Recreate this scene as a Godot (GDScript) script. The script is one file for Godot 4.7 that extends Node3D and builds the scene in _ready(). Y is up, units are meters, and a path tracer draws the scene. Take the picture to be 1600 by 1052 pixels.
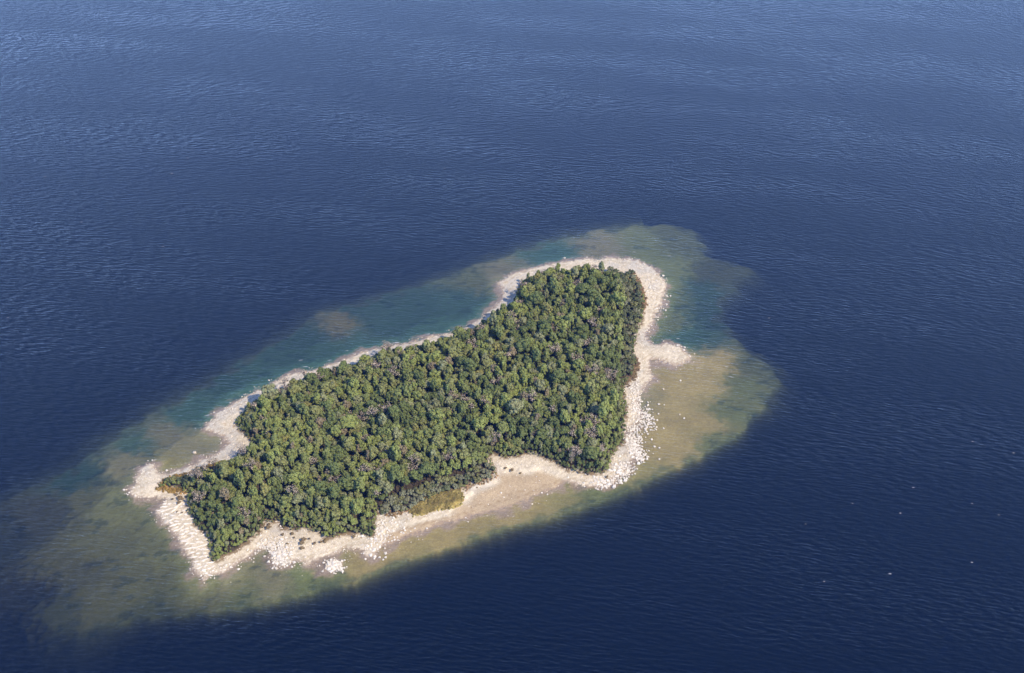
extends Node3D
# A wooded island in a deep blue lake, seen from a light aircraft. Metres, y up; the lake surface is y = 0.

const LAND := [-146.8, 69.4, -145.7, 58.4, -143.4, 49.6, -137.8, 46, -134.2, 53.2, -130.4, 54.8, -124.9, 52.7, -115.7, 47.5, -108.1, 40.7, -101.9, 35.4, -99.5, 30, -102.6, 24.6, -108.4, 20.2, -115.1, 16.9, -114.8, 12.5, -111.8, 6.3, -105, -3.5, -96.6, -11.6, -91, -16.9, -83.2, -22.9, -79.7, -27.7, -72.7, -32.2, -62.4, -35.6, -51.9, -41.2, -42.4, -46.2, -32.3, -54.4, -17.9, -59.5, -3.3, -64, 8.2, -69.2, 19.5, -73.2, 22.2, -73.8, 29.2, -78.1, 39.8, -89.2, 46.1, -98.8, 51.7, -106.5, 53.7, -114.2, 53.2, -120.6, 48.6, -128.2, 52.4, -132.3, 58.2, -137.8, 69.6, -144.1, 81.9, -147.9, 93.8, -152.4, 106.2, -154.9, 120.8, -156.4, 133.1, -156.2, 142.8, -153.9, 149.5, -147.4, 153.5, -139.9, 158.7, -132.6, 159.2, -125, 156.6, -112.8, 151.6, -97.1, 147.4, -85.4, 142.7, -75.8, 141.6, -66.6, 144.8, -62.1, 153.8, -62.7, 161.3, -59.2, 168.3, -51.2, 166.5, -44.9, 157.2, -40.6, 151.1, -44.9, 141.7, -47.4, 142.4, -37.5, 142.5, -29.5, 136, -18.7, 132.7, -8.7, 131.5, -1.7, 132.4, 5.7, 130.1, 12.5, 125.8, 15.8, 123.7, 21.3, 128.5, 29, 128.6, 38.6, 120.9, 48.1, 120.6, 52.7, 114.6, 58.9, 105.6, 64.9, 96, 63.7, 87.5, 60.4, 82.5, 65.4, 73.1, 71.9, 60.4, 79.8, 41.1, 86, 20.5, 93.7, 5.2, 101.2, -6.4, 109.4, -13.1, 116.7, -14.2, 115.8, -19.1, 111.3, -26.3, 112.2, -32.5, 114.9, -40.7, 117.6, -46, 122.9, -51.9, 119.4, -58.2, 123.4, -62, 119.4, -66.1, 110.8, -71.6, 111.9, -77.8, 118.5, -84.1, 126, -90.7, 130.8, -95.7, 133.4, -100.6, 127.3, -106.3, 115.8, -114.3, 103, -120.3, 96, -129.3, 84.6, -127.8, 78.3, -127.3, 74.4, -133.7, 72.9, -142.5, 73.4]
const ISLET := [-35.7, 124.7, -33.5, 121.1, -32, 117.1, -29.8, 119.4, -26.3, 122, -28.3, 125.1, -32.9, 126.9]
const FOREST := [-130.5, 66.9, -128.8, 62.9, -118.8, 59.4, -109.2, 56.8, -100.3, 51.7, -95.2, 46, -89.6, 41.3, -84, 38.6, -84.4, 33.3, -92.1, 22.4, -98.8, 14.1, -94.4, 2.9, -89.2, -4.6, -79.7, -11, -69, -21.1, -54.9, -29.7, -41.1, -32.6, -31.3, -42.4, -15.3, -50.6, -2.3, -53.1, 11.8, -59.5, 19.5, -62.1, 29.5, -67.9, 42.7, -81.8, 49, -91.3, 56.2, -96.7, 60.7, -106.5, 62.3, -115.6, 64.8, -124.3, 77, -133.4, 91.2, -135.5, 105.5, -137.4, 117.5, -134.5, 122, -133, 136.2, -133, 138.6, -130.8, 142.4, -119.9, 142.6, -100.9, 140.4, -87.2, 136.5, -72.1, 133.4, -55.7, 133.4, -44.9, 130.4, -28.9, 124.1, -20.5, 125.2, -1.7, 123.6, 10.8, 121.3, 29.5, 114.6, 41.3, 111.5, 52.7, 108.1, 56.3, 98.4, 55.1, 89.8, 53.2, 81.2, 46, 73.5, 42.1, 67.9, 40.2, 62.6, 42.8, 54.8, 43.7, 49.1, 38.6, 46, 44.4, 49.9, 52.7, 48.6, 58.9, 40.7, 62.2, 34.9, 66.9, 26.7, 68.4, 21.3, 70.4, 15.3, 74.9, 8, 79.3, 2.6, 85.1, -3.1, 86.5, -11.7, 83.6, -11.8, 95.5, -11.5, 103.9, -15.5, 103.9, -24, 101.2, -33, 103.9, -36.8, 105.8, -40.9, 101.6, -47.9, 97.9, -54.3, 100.2, -60.3, 97.4, -63.5, 93.7, -70.4, 92.2, -72.1, 101.6, -76, 106.7, -82.5, 113.1, -87.3, 118, -90.6, 123.4, -93.4, 120.7, -99.4, 103, -105.3, 96, -112.1, 84.1, -114.5, 71.4, -122.1, 67.4]
const SHELF := [-258.9, 84.1, -215.6, 70.4, -186.7, 49.1, -158.9, 15.8, -129.2, -20.5, -96.9, -57.6, -62.5, -99.5, -23.4, -118.5, 17.1, -138.2, 50.5, -159.3, 89.5, -182.8, 129.4, -194.9, 165.3, -203.1, 185.5, -192.4, 187.1, -167, 204, -157.7, 219.7, -147.9, 199.6, -122.1, 189.7, -100.9, 196.7, -67.3, 215.1, -44.9, 216.6, -29.5, 202.8, -4.6, 185.3, 22.4, 161.7, 40.7, 150.4, 47.5, 116, 70.4, 83.3, 86, 46.7, 99.8, 11.3, 115.8, -18, 132.1, -36.6, 137.3, -67, 147.9, -97.6, 152.4, -119.4, 153.3, -158, 161.4, -185, 175.4, -226.3, 179.3]
const FLAT := [-10.2, 107.6, -7.5, 99.3, 8.6, 89.9, 25.2, 85.1, 32.4, 76.8, 38.4, 69.4, 50.4, 60.4, 50.3, 54.3, 59, 51.7, 76.5, 51.7, 90.3, 58.4, 95.3, 64.4, 89.9, 70.4, 74.3, 79.3, 61.7, 87, 42.3, 93.7, 22.5, 101.2, 6.9, 107.6, -5, 115.8, -10.4, 117.6]
const OCHRE := [5.3, 85.6, 8.1, 80.2, 15.3, 75.8, 23, 70.9, 30.1, 68.4, 32.4, 76.3, 27.8, 80.7, 24.1, 82.7, 18.4, 82.7, 13.4, 85.6, 9.8, 87.5]
const SCRUB_E := [121.1, -138.2, 137.2, -135.2, 141.6, -120.6, 142.2, -100.9, 139.6, -87.2, 135.3, -71.8, 132.2, -55.7, 132.6, -44.9, 129.3, -29.5, 124.6, -22.3, 122.2, -32.6, 124.7, -60.8, 127.9, -87.2, 128, -114.9]
const SCRUB_W := [-127.9, 65.9, -127.2, 62.4, -118.1, 59.4, -109.2, 54.8, -104.8, 55.8, -109.8, 62.9, -114.6, 66.9, -122, 65.9]
const SCRUB_S := [-11.1, 87, -3, 87, 2.9, 85.1, 15.3, 74.9, 24.7, 69.4, 35.6, 66.4, 48.9, 58.9, 49.9, 53.2, 45.7, 48.1, 36.4, 56.8, 20.9, 61.9, 4, 69.4, -9, 79.3]
const SAND_S := [-73.5, 103, -70.2, 93.7, -62.6, 95.1, -54.2, 101.2, -47.4, 99.3, -41.4, 103, -37.3, 107.2, -28.5, 105.8, -20.1, 107.6, -15.3, 105.8, -11.7, 105.8, -19.8, 111.3, -32.5, 114.9, -40.7, 117.6, -48.4, 118.9, -58.5, 116.7, -65.8, 110.8]
const BED := [-207.4, 98.4, 7.5, 2, -230.4, 129.9, 10, 5, -191.3, 84.1, 6, 5, -171.2, 69.4, 3.19, 5, -152.7, 43.9, 1.6, 4, -147.5, 98.4, 2.9, 5, -161.8, 121.1, 4.64, 5, -183, 138.6, 9.17, 5, -188.4, 163.5, 15.01, 5, -224.2, 167.5, 16.67, 2, -130.7, 129.9, 3.19, 5, -118.1, 112.2, 2.03, 5, -132.1, 84.1, 1.3, 5, -150, 71.9, 1.16, 5, -99.4, 142.8, 3.19, 5, -117.1, 149.1, 4.35, 2, -74.4, 140.7, 2.2, 2, -62.9, 132.1, 1.3, 4, -82.1, 132.1, 0.9, 4, -43.9, 129.9, 1, 2, -30.8, 132.1, 2, 2, -18.7, 123.4, 0.7, 0, 6.5, 112.2, 0.6, 0, 39, 96, 0.6, 0, 72.6, 81.7, 0.6, 0, 103.6, 70.9, 1.6, 2, 129, 51.7, 1, 1, 151.8, 33.3, 0.7, 0, 168.5, 11.3, 0.7, 0, 147.6, 0, 0.55, 0, 136.9, -5.8, 0.8, 4, 138.8, 16.9, 0.45, 0, 133.9, 33.3, 0.45, 0, 172.3, -23.5, 0.6, 0, 157.2, -23.5, 0.5, 0, 184.5, 0, 1.7, 2, 194.9, -23.5, 1.9, 2, 181.9, -41.8, 0.7, 0, 205, -41.8, 3, 2, 173.8, 27.9, 1.5, 2, 169.9, -73.8, 2.8, 3, 159.2, -87.2, 1.8, 2, 184, -94, 4.5, 3, 166.5, -122.1, 1.5, 2, 164.4, -144.1, 1.2, 2, 178.9, -122.1, 3.8, 3, 193.9, -144.1, 4.2, 2, 172.3, -182.8, 2.8, 2, 145.6, -174.8, 1.5, 2, 119.4, -170.9, 1.6, 4, 84.7, -163.1, 2.2, 3, 50.6, -140.4, 2, 4, 33.9, -136.7, 2.6, 2, 26.4, -107.9, 3.3, 3, 2.2, -100.9, 3.8, 3, -21.1, -87.2, 3.8, 3, -48.4, -87.2, 3.2, 1, -38.6, -104.4, 4, 3, -67.6, -73.8, 4.5, 3, -80.1, -48, 3.8, 3, -108, -29.5, 4, 3, -125.4, 0, 2.8, 3, -139.4, 22.4, 2.2, 4, -122.9, 33.3, 1.1, 4, -109.6, 27.9, 0.9, 4, -128, 43.9, 1, 1, -149, 27.9, 2.8, 3, -178.4, 54.3, 4.5, 3, -93.7, -35.6, 3.2, 3, -57.9, -57.6, 3, 3, 11.1, -83.8, 2.2, 3, -35.1, -64, 2.4, 3, -155.3, 107.6, 2.6, 5, -147.9, 138.6, 3.6, 5, -173.9, 112.2, 3.8, 5, -168, 147, 5, 2, -154.1, 84.1, 1.8, 5, 25.9, 102.1, 0.6, 0, 55.7, 89.9, 0.6, 0, -6.3, 116.7, 0.7, 0, 86.3, 75.4, 0.9, 1, 10.1, 117.6, 1.3, 1, 45.8, 102.1, 1.2, 1, 75.8, 89.9, 1.2, 1]

const X0 := -300.0
const Z0 := -235.0
const STEP := 1.25
const NX := 441
const NZ := 361

var rng := RandomNumberGenerator.new()
var land := PackedFloat32Array()      # metres inside (+) or outside (-) each outline
var wood := PackedFloat32Array()
var shelf := PackedFloat32Array()
var flats := PackedFloat32Array()
var height := PackedFloat32Array()
var used := {}
var grain := FastNoiseLite.new()
var patch := FastNoiseLite.new()
var broad := FastNoiseLite.new()


func _ready() -> void:
	rng.seed = 20240611
	camera_sky_sun()
	noises()
	fields()
	terrain()
	lake()
	forest()
	shrubs()
	stones()
	grasses()
	foam()


func camera_sky_sun() -> void:
	var cam := Camera3D.new()
	cam.name = "camera"
	cam.position = Vector3(59.02, 520.0, 620.18)
	cam.rotation_degrees = Vector3(-37.0, 0, 0)
	cam.fov = 27.0
	cam.near = 1.0
	cam.far = 12000.0
	add_child(cam)
	cam.current = true
	var sky_look := ProceduralSkyMaterial.new()
	sky_look.sky_top_color = Color(0.05, 0.12, 0.28)
	sky_look.sky_horizon_color = Color(0.67, 0.80, 1.0)
	sky_look.sky_curve = 0.3
	sky_look.sky_energy_multiplier = 1.82
	sky_look.ground_bottom_color = Color(0.05, 0.08, 0.15)
	sky_look.ground_horizon_color = Color(0.45, 0.55, 0.7)
	sky_look.sun_angle_max = 12.0
	var sky := Sky.new()
	sky.sky_material = sky_look
	var env := Environment.new()
	env.background_mode = Environment.BG_SKY
	env.sky = sky
	env.background_energy_multiplier = 1.0
	env.tonemap_mode = Environment.TONE_MAPPER_LINEAR
	env.tonemap_exposure = 1.33
	env.sdfgi_enabled = true
	env.ssao_enabled = true
	env.ssil_enabled = true
	env.fog_enabled = true
	env.fog_density = 0.000035
	env.fog_light_color = Color(0.45, 0.64, 1.0)
	env.volumetric_fog_enabled = true
	env.volumetric_fog_density = 0.0
	var world := WorldEnvironment.new()
	world.name = "world"
	world.environment = env
	add_child(world)
	var sun := DirectionalLight3D.new()
	sun.name = "sun"
	sun.light_energy = 1.5
	sun.light_color = Color(1.0, 0.95, 0.86)
	sun.light_angular_distance = 0.5
	sun.shadow_enabled = true
	sun.directional_shadow_max_distance = 2000.0
	add_child(sun)
	var up := deg_to_rad(46.0)
	var from := Vector3(0.74 * cos(up), sin(up), 0.67 * cos(up))
	sun.look_at_from_position(from * 100.0, Vector3.ZERO, Vector3.UP)


# ---------------------------------------------------------------- small helpers
func noises() -> void:
	grain.seed = 3
	grain.frequency = 0.35
	grain.fractal_octaves = 2
	patch.seed = 11
	patch.frequency = 0.06
	patch.fractal_octaves = 4
	broad.seed = 29
	broad.frequency = 0.018
	broad.fractal_octaves = 3


func numbered(called: String) -> String:
	var n: int = used.get(called, 0)
	used[called] = n + 1
	return called if n == 0 else "%s_%03d" % [called, n]


func tag(o: Node3D, label: String, category: String, group := "") -> void:
	o.set_meta("label", label)
	o.set_meta("category", category)
	if group:
		o.set_meta("group", group)


func lin(r: float, g: float, b: float) -> Color:
	return Color(r, g, b).linear_to_srgb()


func matte(color: Color, rough := 0.9) -> StandardMaterial3D:
	var m := StandardMaterial3D.new()
	m.albedo_color = color
	m.roughness = rough
	m.metallic_specular = 0.3
	return m


func points(flat: Array) -> PackedVector2Array:
	var out := PackedVector2Array()
	for i in range(0, flat.size(), 2):
		out.append(Vector2(flat[i], flat[i + 1]))
	return out


func fill(mask: PackedByteArray, flat: Array) -> void:
	var poly := points(flat)
	var n := poly.size()
	for j in NZ:
		var z := Z0 + j * STEP
		var cuts: Array[float] = []
		for i in n:
			var a := poly[i]
			var b := poly[(i + 1) % n]
			if (a.y > z) != (b.y > z):
				cuts.append(a.x + (z - a.y) / (b.y - a.y) * (b.x - a.x))
		cuts.sort()
		for k in range(0, cuts.size() - 1, 2):
			for i in range(maxi(0, ceili((cuts[k] - X0) / STEP)), mini(NX - 1, floori((cuts[k + 1] - X0) / STEP)) + 1):
				mask[j * NX + i] = 1


func reach(mask: PackedByteArray, of: int) -> PackedFloat32Array:
	# two-pass distance to the nearest cell whose mask is OF
	var d := PackedFloat32Array()
	d.resize(NX * NZ)
	for i in NX * NZ:
		d[i] = 0.0 if mask[i] == of else 1e6
	var s := STEP
	var q := STEP * 1.4142
	for j in range(1, NZ):
		for i in range(1, NX - 1):
			var k := j * NX + i
			if d[k] > 0.0:
				d[k] = minf(minf(d[k], minf(d[k - 1], d[k - NX]) + s), minf(d[k - NX - 1], d[k - NX + 1]) + q)
	for j in range(NZ - 2, -1, -1):
		for i in range(NX - 2, 0, -1):
			var k := j * NX + i
			if d[k] > 0.0:
				d[k] = minf(minf(d[k], minf(d[k + 1], d[k + NX]) + s), minf(d[k + NX + 1], d[k + NX - 1]) + q)
	return d


func signed_field(outlines: Array) -> PackedFloat32Array:
	var mask := PackedByteArray()
	mask.resize(NX * NZ)
	for o in outlines:
		fill(mask, o)
	var inside := reach(mask, 0)
	var outside := reach(mask, 1)
	for i in NX * NZ:
		inside[i] = inside[i] - outside[i] + (-0.5 if outside[i] > 0.0 else 0.5) * -STEP
	return inside


func look(field: PackedFloat32Array, x: float, z: float) -> float:
	var fx := clampf((x - X0) / STEP, 0.0, NX - 1.001)
	var fz := clampf((z - Z0) / STEP, 0.0, NZ - 1.001)
	var i := int(fx)
	var j := int(fz)
	var k := j * NX + i
	return lerpf(lerpf(field[k], field[k + 1], fx - i), lerpf(field[k + NX], field[k + NX + 1], fx - i), fz - j)


func fields() -> void:
	land = signed_field([LAND, ISLET])
	wood = signed_field([FOREST])
	shelf = signed_field([SHELF])
	flats = signed_field([FLAT])


# ---------------------------------------------------------------- ground and lake bed
const SOILS := [[0.355, 0.285, 0.105], [0.295, 0.265, 0.09], [0.175, 0.205, 0.065], [0.075, 0.18, 0.105], [0.26, 0.245, 0.115], [0.205, 0.215, 0.075]]


func bed_at(x: float, z: float) -> Array:
	# depth and soil at a place on the shelf, from soundings
	var wx := x + 5.0 * patch.get_noise_2d(x, z) + 5.0 * patch.get_noise_2d(x * 3.0, z * 3.0 + 70.0)
	var wz := z + 5.0 * patch.get_noise_2d(x + 400.0, z) + 5.0 * patch.get_noise_2d(x * 3.0 + 90.0, z * 3.0)
	var total := 0.0
	var depth := 0.0
	var all := 0.0
	var c := Vector3.ZERO
	for i in range(0, BED.size(), 4):
		var dx: float = BED[i] - wx
		var dz: float = BED[i + 1] - wz
		var d2 := dx * dx + dz * dz
		if d2 > 14000.0:
			continue
		var w := 1.0 / (d2 * d2 + 4000.0)
		depth += w * BED[i + 2]
		total += w
		var s: Array = SOILS[BED[i + 3]]
		var v := w
		c += v * Vector3(s[0], s[1], s[2])
		all += v
	if total <= 0.0:
		return [8.0, Vector3(0.1, 0.12, 0.06)]
	return [depth / total, c / all]


func terrain() -> void:
	var v := PackedVector3Array()
	var colors := PackedColorArray()
	v.resize(NX * NZ)
	colors.resize(NX * NZ)
	height.resize(NX * NZ)
	for j in NZ:
		var z := Z0 + j * STEP
		for i in NX:
			var x := X0 + i * STEP
			var k := j * NX + i
			var n1 := grain.get_noise_2d(x, z)
			var n2 := patch.get_noise_2d(x, z)
			var n4 := patch.get_noise_2d(x * 0.35 + 60.0, z * 0.8)
			var n3 := broad.get_noise_2d(x, z)
			var d := land[k] + 1.4 * n1 + 1.6 * n2
			var y := 0.0
			var c := Vector3.ZERO
			var f := flats[k] + 3.0 * n2
			if d > 0.0:
				y = 1.5 * (1.0 - exp(-d / 9.0)) + 0.10 * n1
				var w := wood[k]
				if w > 0.0:
					y += 5.5 * (1.0 - exp(-w / 40.0)) + 0.8 * n2
				var stone := Vector3(0.655, 0.565, 0.42) * (1.0 + 0.22 * n1 + 0.18 * n2)
				var gravel := Vector3(0.55, 0.495, 0.405) * (1.0 + 0.12 * n1)
				c = stone.lerp(gravel, smoothstep(-0.05, 0.22, n3 + 0.6 * n2 + (0.35 if z < 0.0 and x < 90.0 and w > -9.0 else -0.12)))
				if f > 0.0:
					y = minf(y, 0.05 + 0.012 * maxf(0.0, d) + 0.05 * n2)
					c = c.lerp(Vector3(0.50, 0.385, 0.245) * (1.0 + 0.2 * n2 + 0.12 * n1), smoothstep(0.0, 5.0, f))
				if absf(d - 4.2 - 3.0 * n3 - n2) < 0.7 and n1 > -0.1 or absf(d - 7.5 - 4.0 * n3) < 0.5 and n1 > 0.05:
					c *= Vector3(0.78, 0.74, 0.68)
				if d < 1.3:
					c = c.lerp(Vector3(0.34, 0.25, 0.18), 0.6)
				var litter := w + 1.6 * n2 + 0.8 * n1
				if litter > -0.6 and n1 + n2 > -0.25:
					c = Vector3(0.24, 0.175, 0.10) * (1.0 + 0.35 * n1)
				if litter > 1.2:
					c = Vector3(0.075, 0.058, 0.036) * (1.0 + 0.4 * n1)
			else:
				var b := bed_at(x, z)
				var depth: float = b[0]
				var off := -d
				var steep := smoothstep(-10.0, 30.0, z) * smoothstep(-150.0, -80.0, x)
				var s := shelf[k] + lerpf(5.0, 2.0, steep) * n2
				y = -minf(depth * (1.0 + 0.12 * n2), 0.05 + (0.10 if depth < 1.2 else 0.2) * off)
				if s < 0.0:
					y = minf(y, y + lerpf(0.75 if x > 150.0 else 0.3, 2.6, steep) * s)
				c = b[1] * (1.0 + 0.16 * n2 + 0.15 * n1 + 0.15 * n4)
				c = c.lerp(Vector3(0.105, 0.135, 0.055) * (1.0 + 0.3 * n1), smoothstep(4.5, -1.0, s + 4.0 * n2) * 0.85)
				var rim := smoothstep(5.0, 1.0, off - 5.0 * n2)
				c = c.lerp(Vector3(0.33, 0.255, 0.175) * (1.0 + 0.25 * n1), rim)
				if patch.get_noise_2d(x * 0.9 + 500.0, z * 1.6) > 0.36 and depth > 1.3:
					c = c * 0.6 + Vector3(0.005, 0.02, 0.014)
				y = maxf(y, -30.0)
			height[k] = y
			v[k] = Vector3(x, y, z)
			colors[k] = Color(maxf(c.x, 0.01), maxf(c.y, 0.01), maxf(c.z, 0.01))
	var index := PackedInt32Array()
	index.resize((NX - 1) * (NZ - 1) * 6)
	var at := 0
	for j in NZ - 1:
		for i in NX - 1:
			var k := j * NX + i
			for e in [k, k + 1, k + NX, k + 1, k + NX + 1, k + NX]:
				index[at] = e
				at += 1
	var normals := PackedVector3Array()
	normals.resize(NX * NZ)
	for j in NZ:
		for i in NX:
			var k := j * NX + i
			var dx := height[k + 1 if i < NX - 1 else k] - height[k - 1 if i > 0 else k]
			var dz := height[k + NX if j < NZ - 1 else k] - height[k - NX if j > 0 else k]
			normals[k] = Vector3(-dx, 2.0 * STEP, -dz).normalized()
	var arrays := []
	arrays.resize(Mesh.ARRAY_MAX)
	arrays[Mesh.ARRAY_VERTEX] = v
	arrays[Mesh.ARRAY_NORMAL] = normals
	arrays[Mesh.ARRAY_COLOR] = colors
	arrays[Mesh.ARRAY_INDEX] = index
	var mesh := ArrayMesh.new()
	mesh.add_surface_from_arrays(Mesh.PRIMITIVE_TRIANGLES, arrays)
	var speck := NoiseTexture2D.new()
	speck.width = 1024
	speck.height = 1024
	speck.seamless = true
	var sn := FastNoiseLite.new()
	sn.seed = 5
	sn.noise_type = FastNoiseLite.TYPE_CELLULAR
	sn.frequency = 0.14
	sn.cellular_return_type = FastNoiseLite.RETURN_CELL_VALUE
	sn.fractal_octaves = 2
	speck.noise = sn
	var ramp := Gradient.new()
	ramp.set_color(0, Color(0.80, 0.78, 0.76))
	ramp.set_color(1, Color(1, 1, 1))
	speck.color_ramp = ramp
	var m := matte(Color(1, 1, 1), 0.95)
	m.vertex_color_use_as_albedo = true
	m.albedo_texture = speck
	m.uv1_triplanar = true
	m.uv1_world_triplanar = true
	m.uv1_scale = Vector3.ONE / 60.0
	mesh.surface_set_material(0, m)
	var o := MeshInstance3D.new()
	o.name = "island_terrain"
	o.mesh = mesh
	o.set_meta("kind", "structure")
	add_child(o)
	var deep := MeshInstance3D.new()
	deep.name = "lake_bed"
	var sheet := PlaneMesh.new()
	sheet.size = Vector2(7000, 7000)
	deep.mesh = sheet
	deep.material_override = matte(lin(0.08, 0.09, 0.06))
	deep.position.y = -30.3
	deep.set_meta("kind", "structure")
	add_child(deep)


func lake() -> void:
	var wn := FastNoiseLite.new()
	wn.seed = 17
	wn.noise_type = FastNoiseLite.TYPE_SIMPLEX
	wn.frequency = 0.085
	wn.fractal_octaves = 3
	wn.fractal_gain = 0.42
	wn.domain_warp_enabled = true
	wn.domain_warp_amplitude = 20.0
	wn.domain_warp_frequency = 0.008
	var swell := wn.get_seamless_image(2048, 2048, false, false, 0.08)
	swell.bump_map_to_normal_map(8.0)
	swell.convert(Image.FORMAT_RGBA8)
	# gusts and slicks: where the wind drops the ripples flatten out
	var calm := Image.create_empty(256, 256, false, Image.FORMAT_RGBA8)
	var gust := FastNoiseLite.new()
	gust.seed = 41
	gust.frequency = 0.024
	gust.fractal_octaves = 3
	var lull := gust.get_seamless_image(256, 256, false, false, 0.2)
	for j in 256:
		for i in 256:
			calm.set_pixel(i, j, Color(0.5, 0.5, 1.0, clampf((lull.get_pixel(i, j).r - 0.3) * 0.9, 0.0, 0.42)))
	calm.resize(2048, 2048, Image.INTERPOLATE_CUBIC)
	swell.blend_rect(calm, Rect2i(0, 0, 2048, 2048), Vector2i.ZERO)
	swell.convert(Image.FORMAT_RGB8)
	var waves := ImageTexture.create_from_image(swell)
	var m := StandardMaterial3D.new()
	m.resource_name = "water"
	m.transparency = BaseMaterial3D.TRANSPARENCY_ALPHA
	m.albedo_color = Color(0.02, 0.05, 0.12, 0.0)
	m.roughness = 0.1
	m.metallic_specular = 0.5
	m.normal_enabled = true
	m.normal_texture = waves
	m.normal_scale = 0.1
	# one sheet; the crests run nearly across the view, 5 m apart and some 30 m long
	var st := SurfaceTool.new()
	st.begin(Mesh.PRIMITIVE_TRIANGLES)
	var turn := deg_to_rad(-11.0)
	var half := 3500.0
	for p in [Vector2(-half, -half), Vector2(half, -half), Vector2(half, half), Vector2(-half, -half), Vector2(half, half), Vector2(-half, half)]:
		var r: Vector2 = p.rotated(turn)
		st.set_uv(Vector2(r.x / 1900.0, r.y / 470.0))
		st.set_normal(Vector3.UP)
		st.add_vertex(Vector3(p.x, 0, p.y))
	st.generate_tangents()
	var o := MeshInstance3D.new()
	o.name = "lake_water"
	o.mesh = st.commit()
	o.material_override = m
	o.set_meta("kind", "structure")
	add_child(o)
	# the body of the water: it scatters a little blue light and swallows the rest
	var body := FogVolume.new()
	body.name = "water_body"
	body.shape = RenderingServer.FOG_VOLUME_SHAPE_BOX
	body.size = Vector3(6990, 30.9, 6990)
	body.position.y = -15.5
	var fog := FogMaterial.new()
	fog.density = 0.115
	fog.albedo = lin(0.003, 0.011, 0.028)
	body.material = fog
	body.set_meta("kind", "structure")
	add_child(body)


# ---------------------------------------------------------------- plant and stone shapes
var ball_points: Array[Vector3] = []
var ball_faces := PackedInt32Array()


func make_ball() -> void:
	# an icosahedron divided once: 42 points, 80 faces
	var t := (1.0 + sqrt(5.0)) / 2.0
	for p in [[-1, t, 0], [1, t, 0], [-1, -t, 0], [1, -t, 0], [0, -1, t], [0, 1, t], [0, -1, -t], [0, 1, -t], [t, 0, -1], [t, 0, 1], [-t, 0, -1], [-t, 0, 1]]:
		ball_points.append(Vector3(p[0], p[1], p[2]).normalized())
	var f := [0, 11, 5, 0, 5, 1, 0, 1, 7, 0, 7, 10, 0, 10, 11, 1, 5, 9, 5, 11, 4, 11, 10, 2, 10, 7, 6, 7, 1, 8, 3, 9, 4, 3, 4, 2, 3, 2, 6, 3, 6, 8, 3, 8, 9, 4, 9, 5, 2, 4, 11, 6, 2, 10, 8, 6, 7, 9, 8, 1]
	var mids := {}
	for k in range(0, f.size(), 3):
		var c: Array = [f[k], f[k + 2], f[k + 1]]
		var m := []
		for e in 3:
			var a: int = c[e]
			var b: int = c[(e + 1) % 3]
			var key := mini(a, b) * 100 + maxi(a, b)
			if not mids.has(key):
				mids[key] = ball_points.size()
				ball_points.append(((ball_points[a] + ball_points[b]) / 2.0).normalized())
			m.append(mids[key])
		ball_faces.append_array(PackedInt32Array([c[0], m[0], m[2], m[0], c[1], m[1], m[2], m[1], c[2], m[0], m[1], m[2]]))


class Shape:
	var v := PackedVector3Array()
	var n := PackedVector3Array()
	var c := PackedColorArray()
	var f := PackedInt32Array()

	func into(mesh: ArrayMesh) -> void:
		var a := []
		a.resize(Mesh.ARRAY_MAX)
		a[Mesh.ARRAY_VERTEX] = v
		a[Mesh.ARRAY_NORMAL] = n
		a[Mesh.ARRAY_COLOR] = c
		a[Mesh.ARRAY_INDEX] = f
		mesh.add_surface_from_arrays(Mesh.PRIMITIVE_TRIANGLES, a)

	func quad(at: Vector3, right: Vector3, up: Vector3, out: Vector3, tint: Color) -> void:
		var k := v.size()
		for e in [[-1.0, -1.0], [1.0, -0.8], [0.8, 1.0], [-1.0, 0.9]]:
			v.append(at + right * e[0] + up * e[1])
			n.append(out)
			c.append(tint)
		if right.cross(up).dot(out) > 0.0:
			f.append_array(PackedInt32Array([k, k + 2, k + 1, k, k + 3, k + 2]))
		else:
			f.append_array(PackedInt32Array([k, k + 1, k + 2, k, k + 2, k + 3]))

	func limb(a: Vector3, b: Vector3, ra: float, rb: float, tint: Color, sides := 5) -> void:
		var axis := (b - a).normalized()
		var r := axis.cross(Vector3(0.31, 0.17, 0.93)).normalized()
		var u := r.cross(axis)
		var k := v.size()
		for e in sides:
			var d := r * cos(TAU * e / sides) + u * sin(TAU * e / sides)
			v.append(a + d * ra)
			v.append(b + d * rb)
			n.append(d)
			n.append(d)
			c.append(tint)
			c.append(tint)
		for e in sides:
			var p := k + 2 * e
			var q := k + 2 * ((e + 1) % sides)
			f.append_array(PackedInt32Array([p, p + 1, q, q, p + 1, q + 1]))


func lump(s: Shape, at: Vector3, radius: Vector3, rough: float, tint: Color) -> void:
	var k := s.v.size()
	var o := Vector3(rng.randf() * 90.0, rng.randf() * 90.0, rng.randf() * 90.0)
	for p in ball_points:
		var w := 1.0 + rough * grain.get_noise_3dv((p * 4.0 + o))
		s.v.append(at + p * radius * w)
		s.n.append((p / radius).normalized())
		s.c.append(tint)
	for i in ball_faces:
		s.f.append(k + i)


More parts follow.
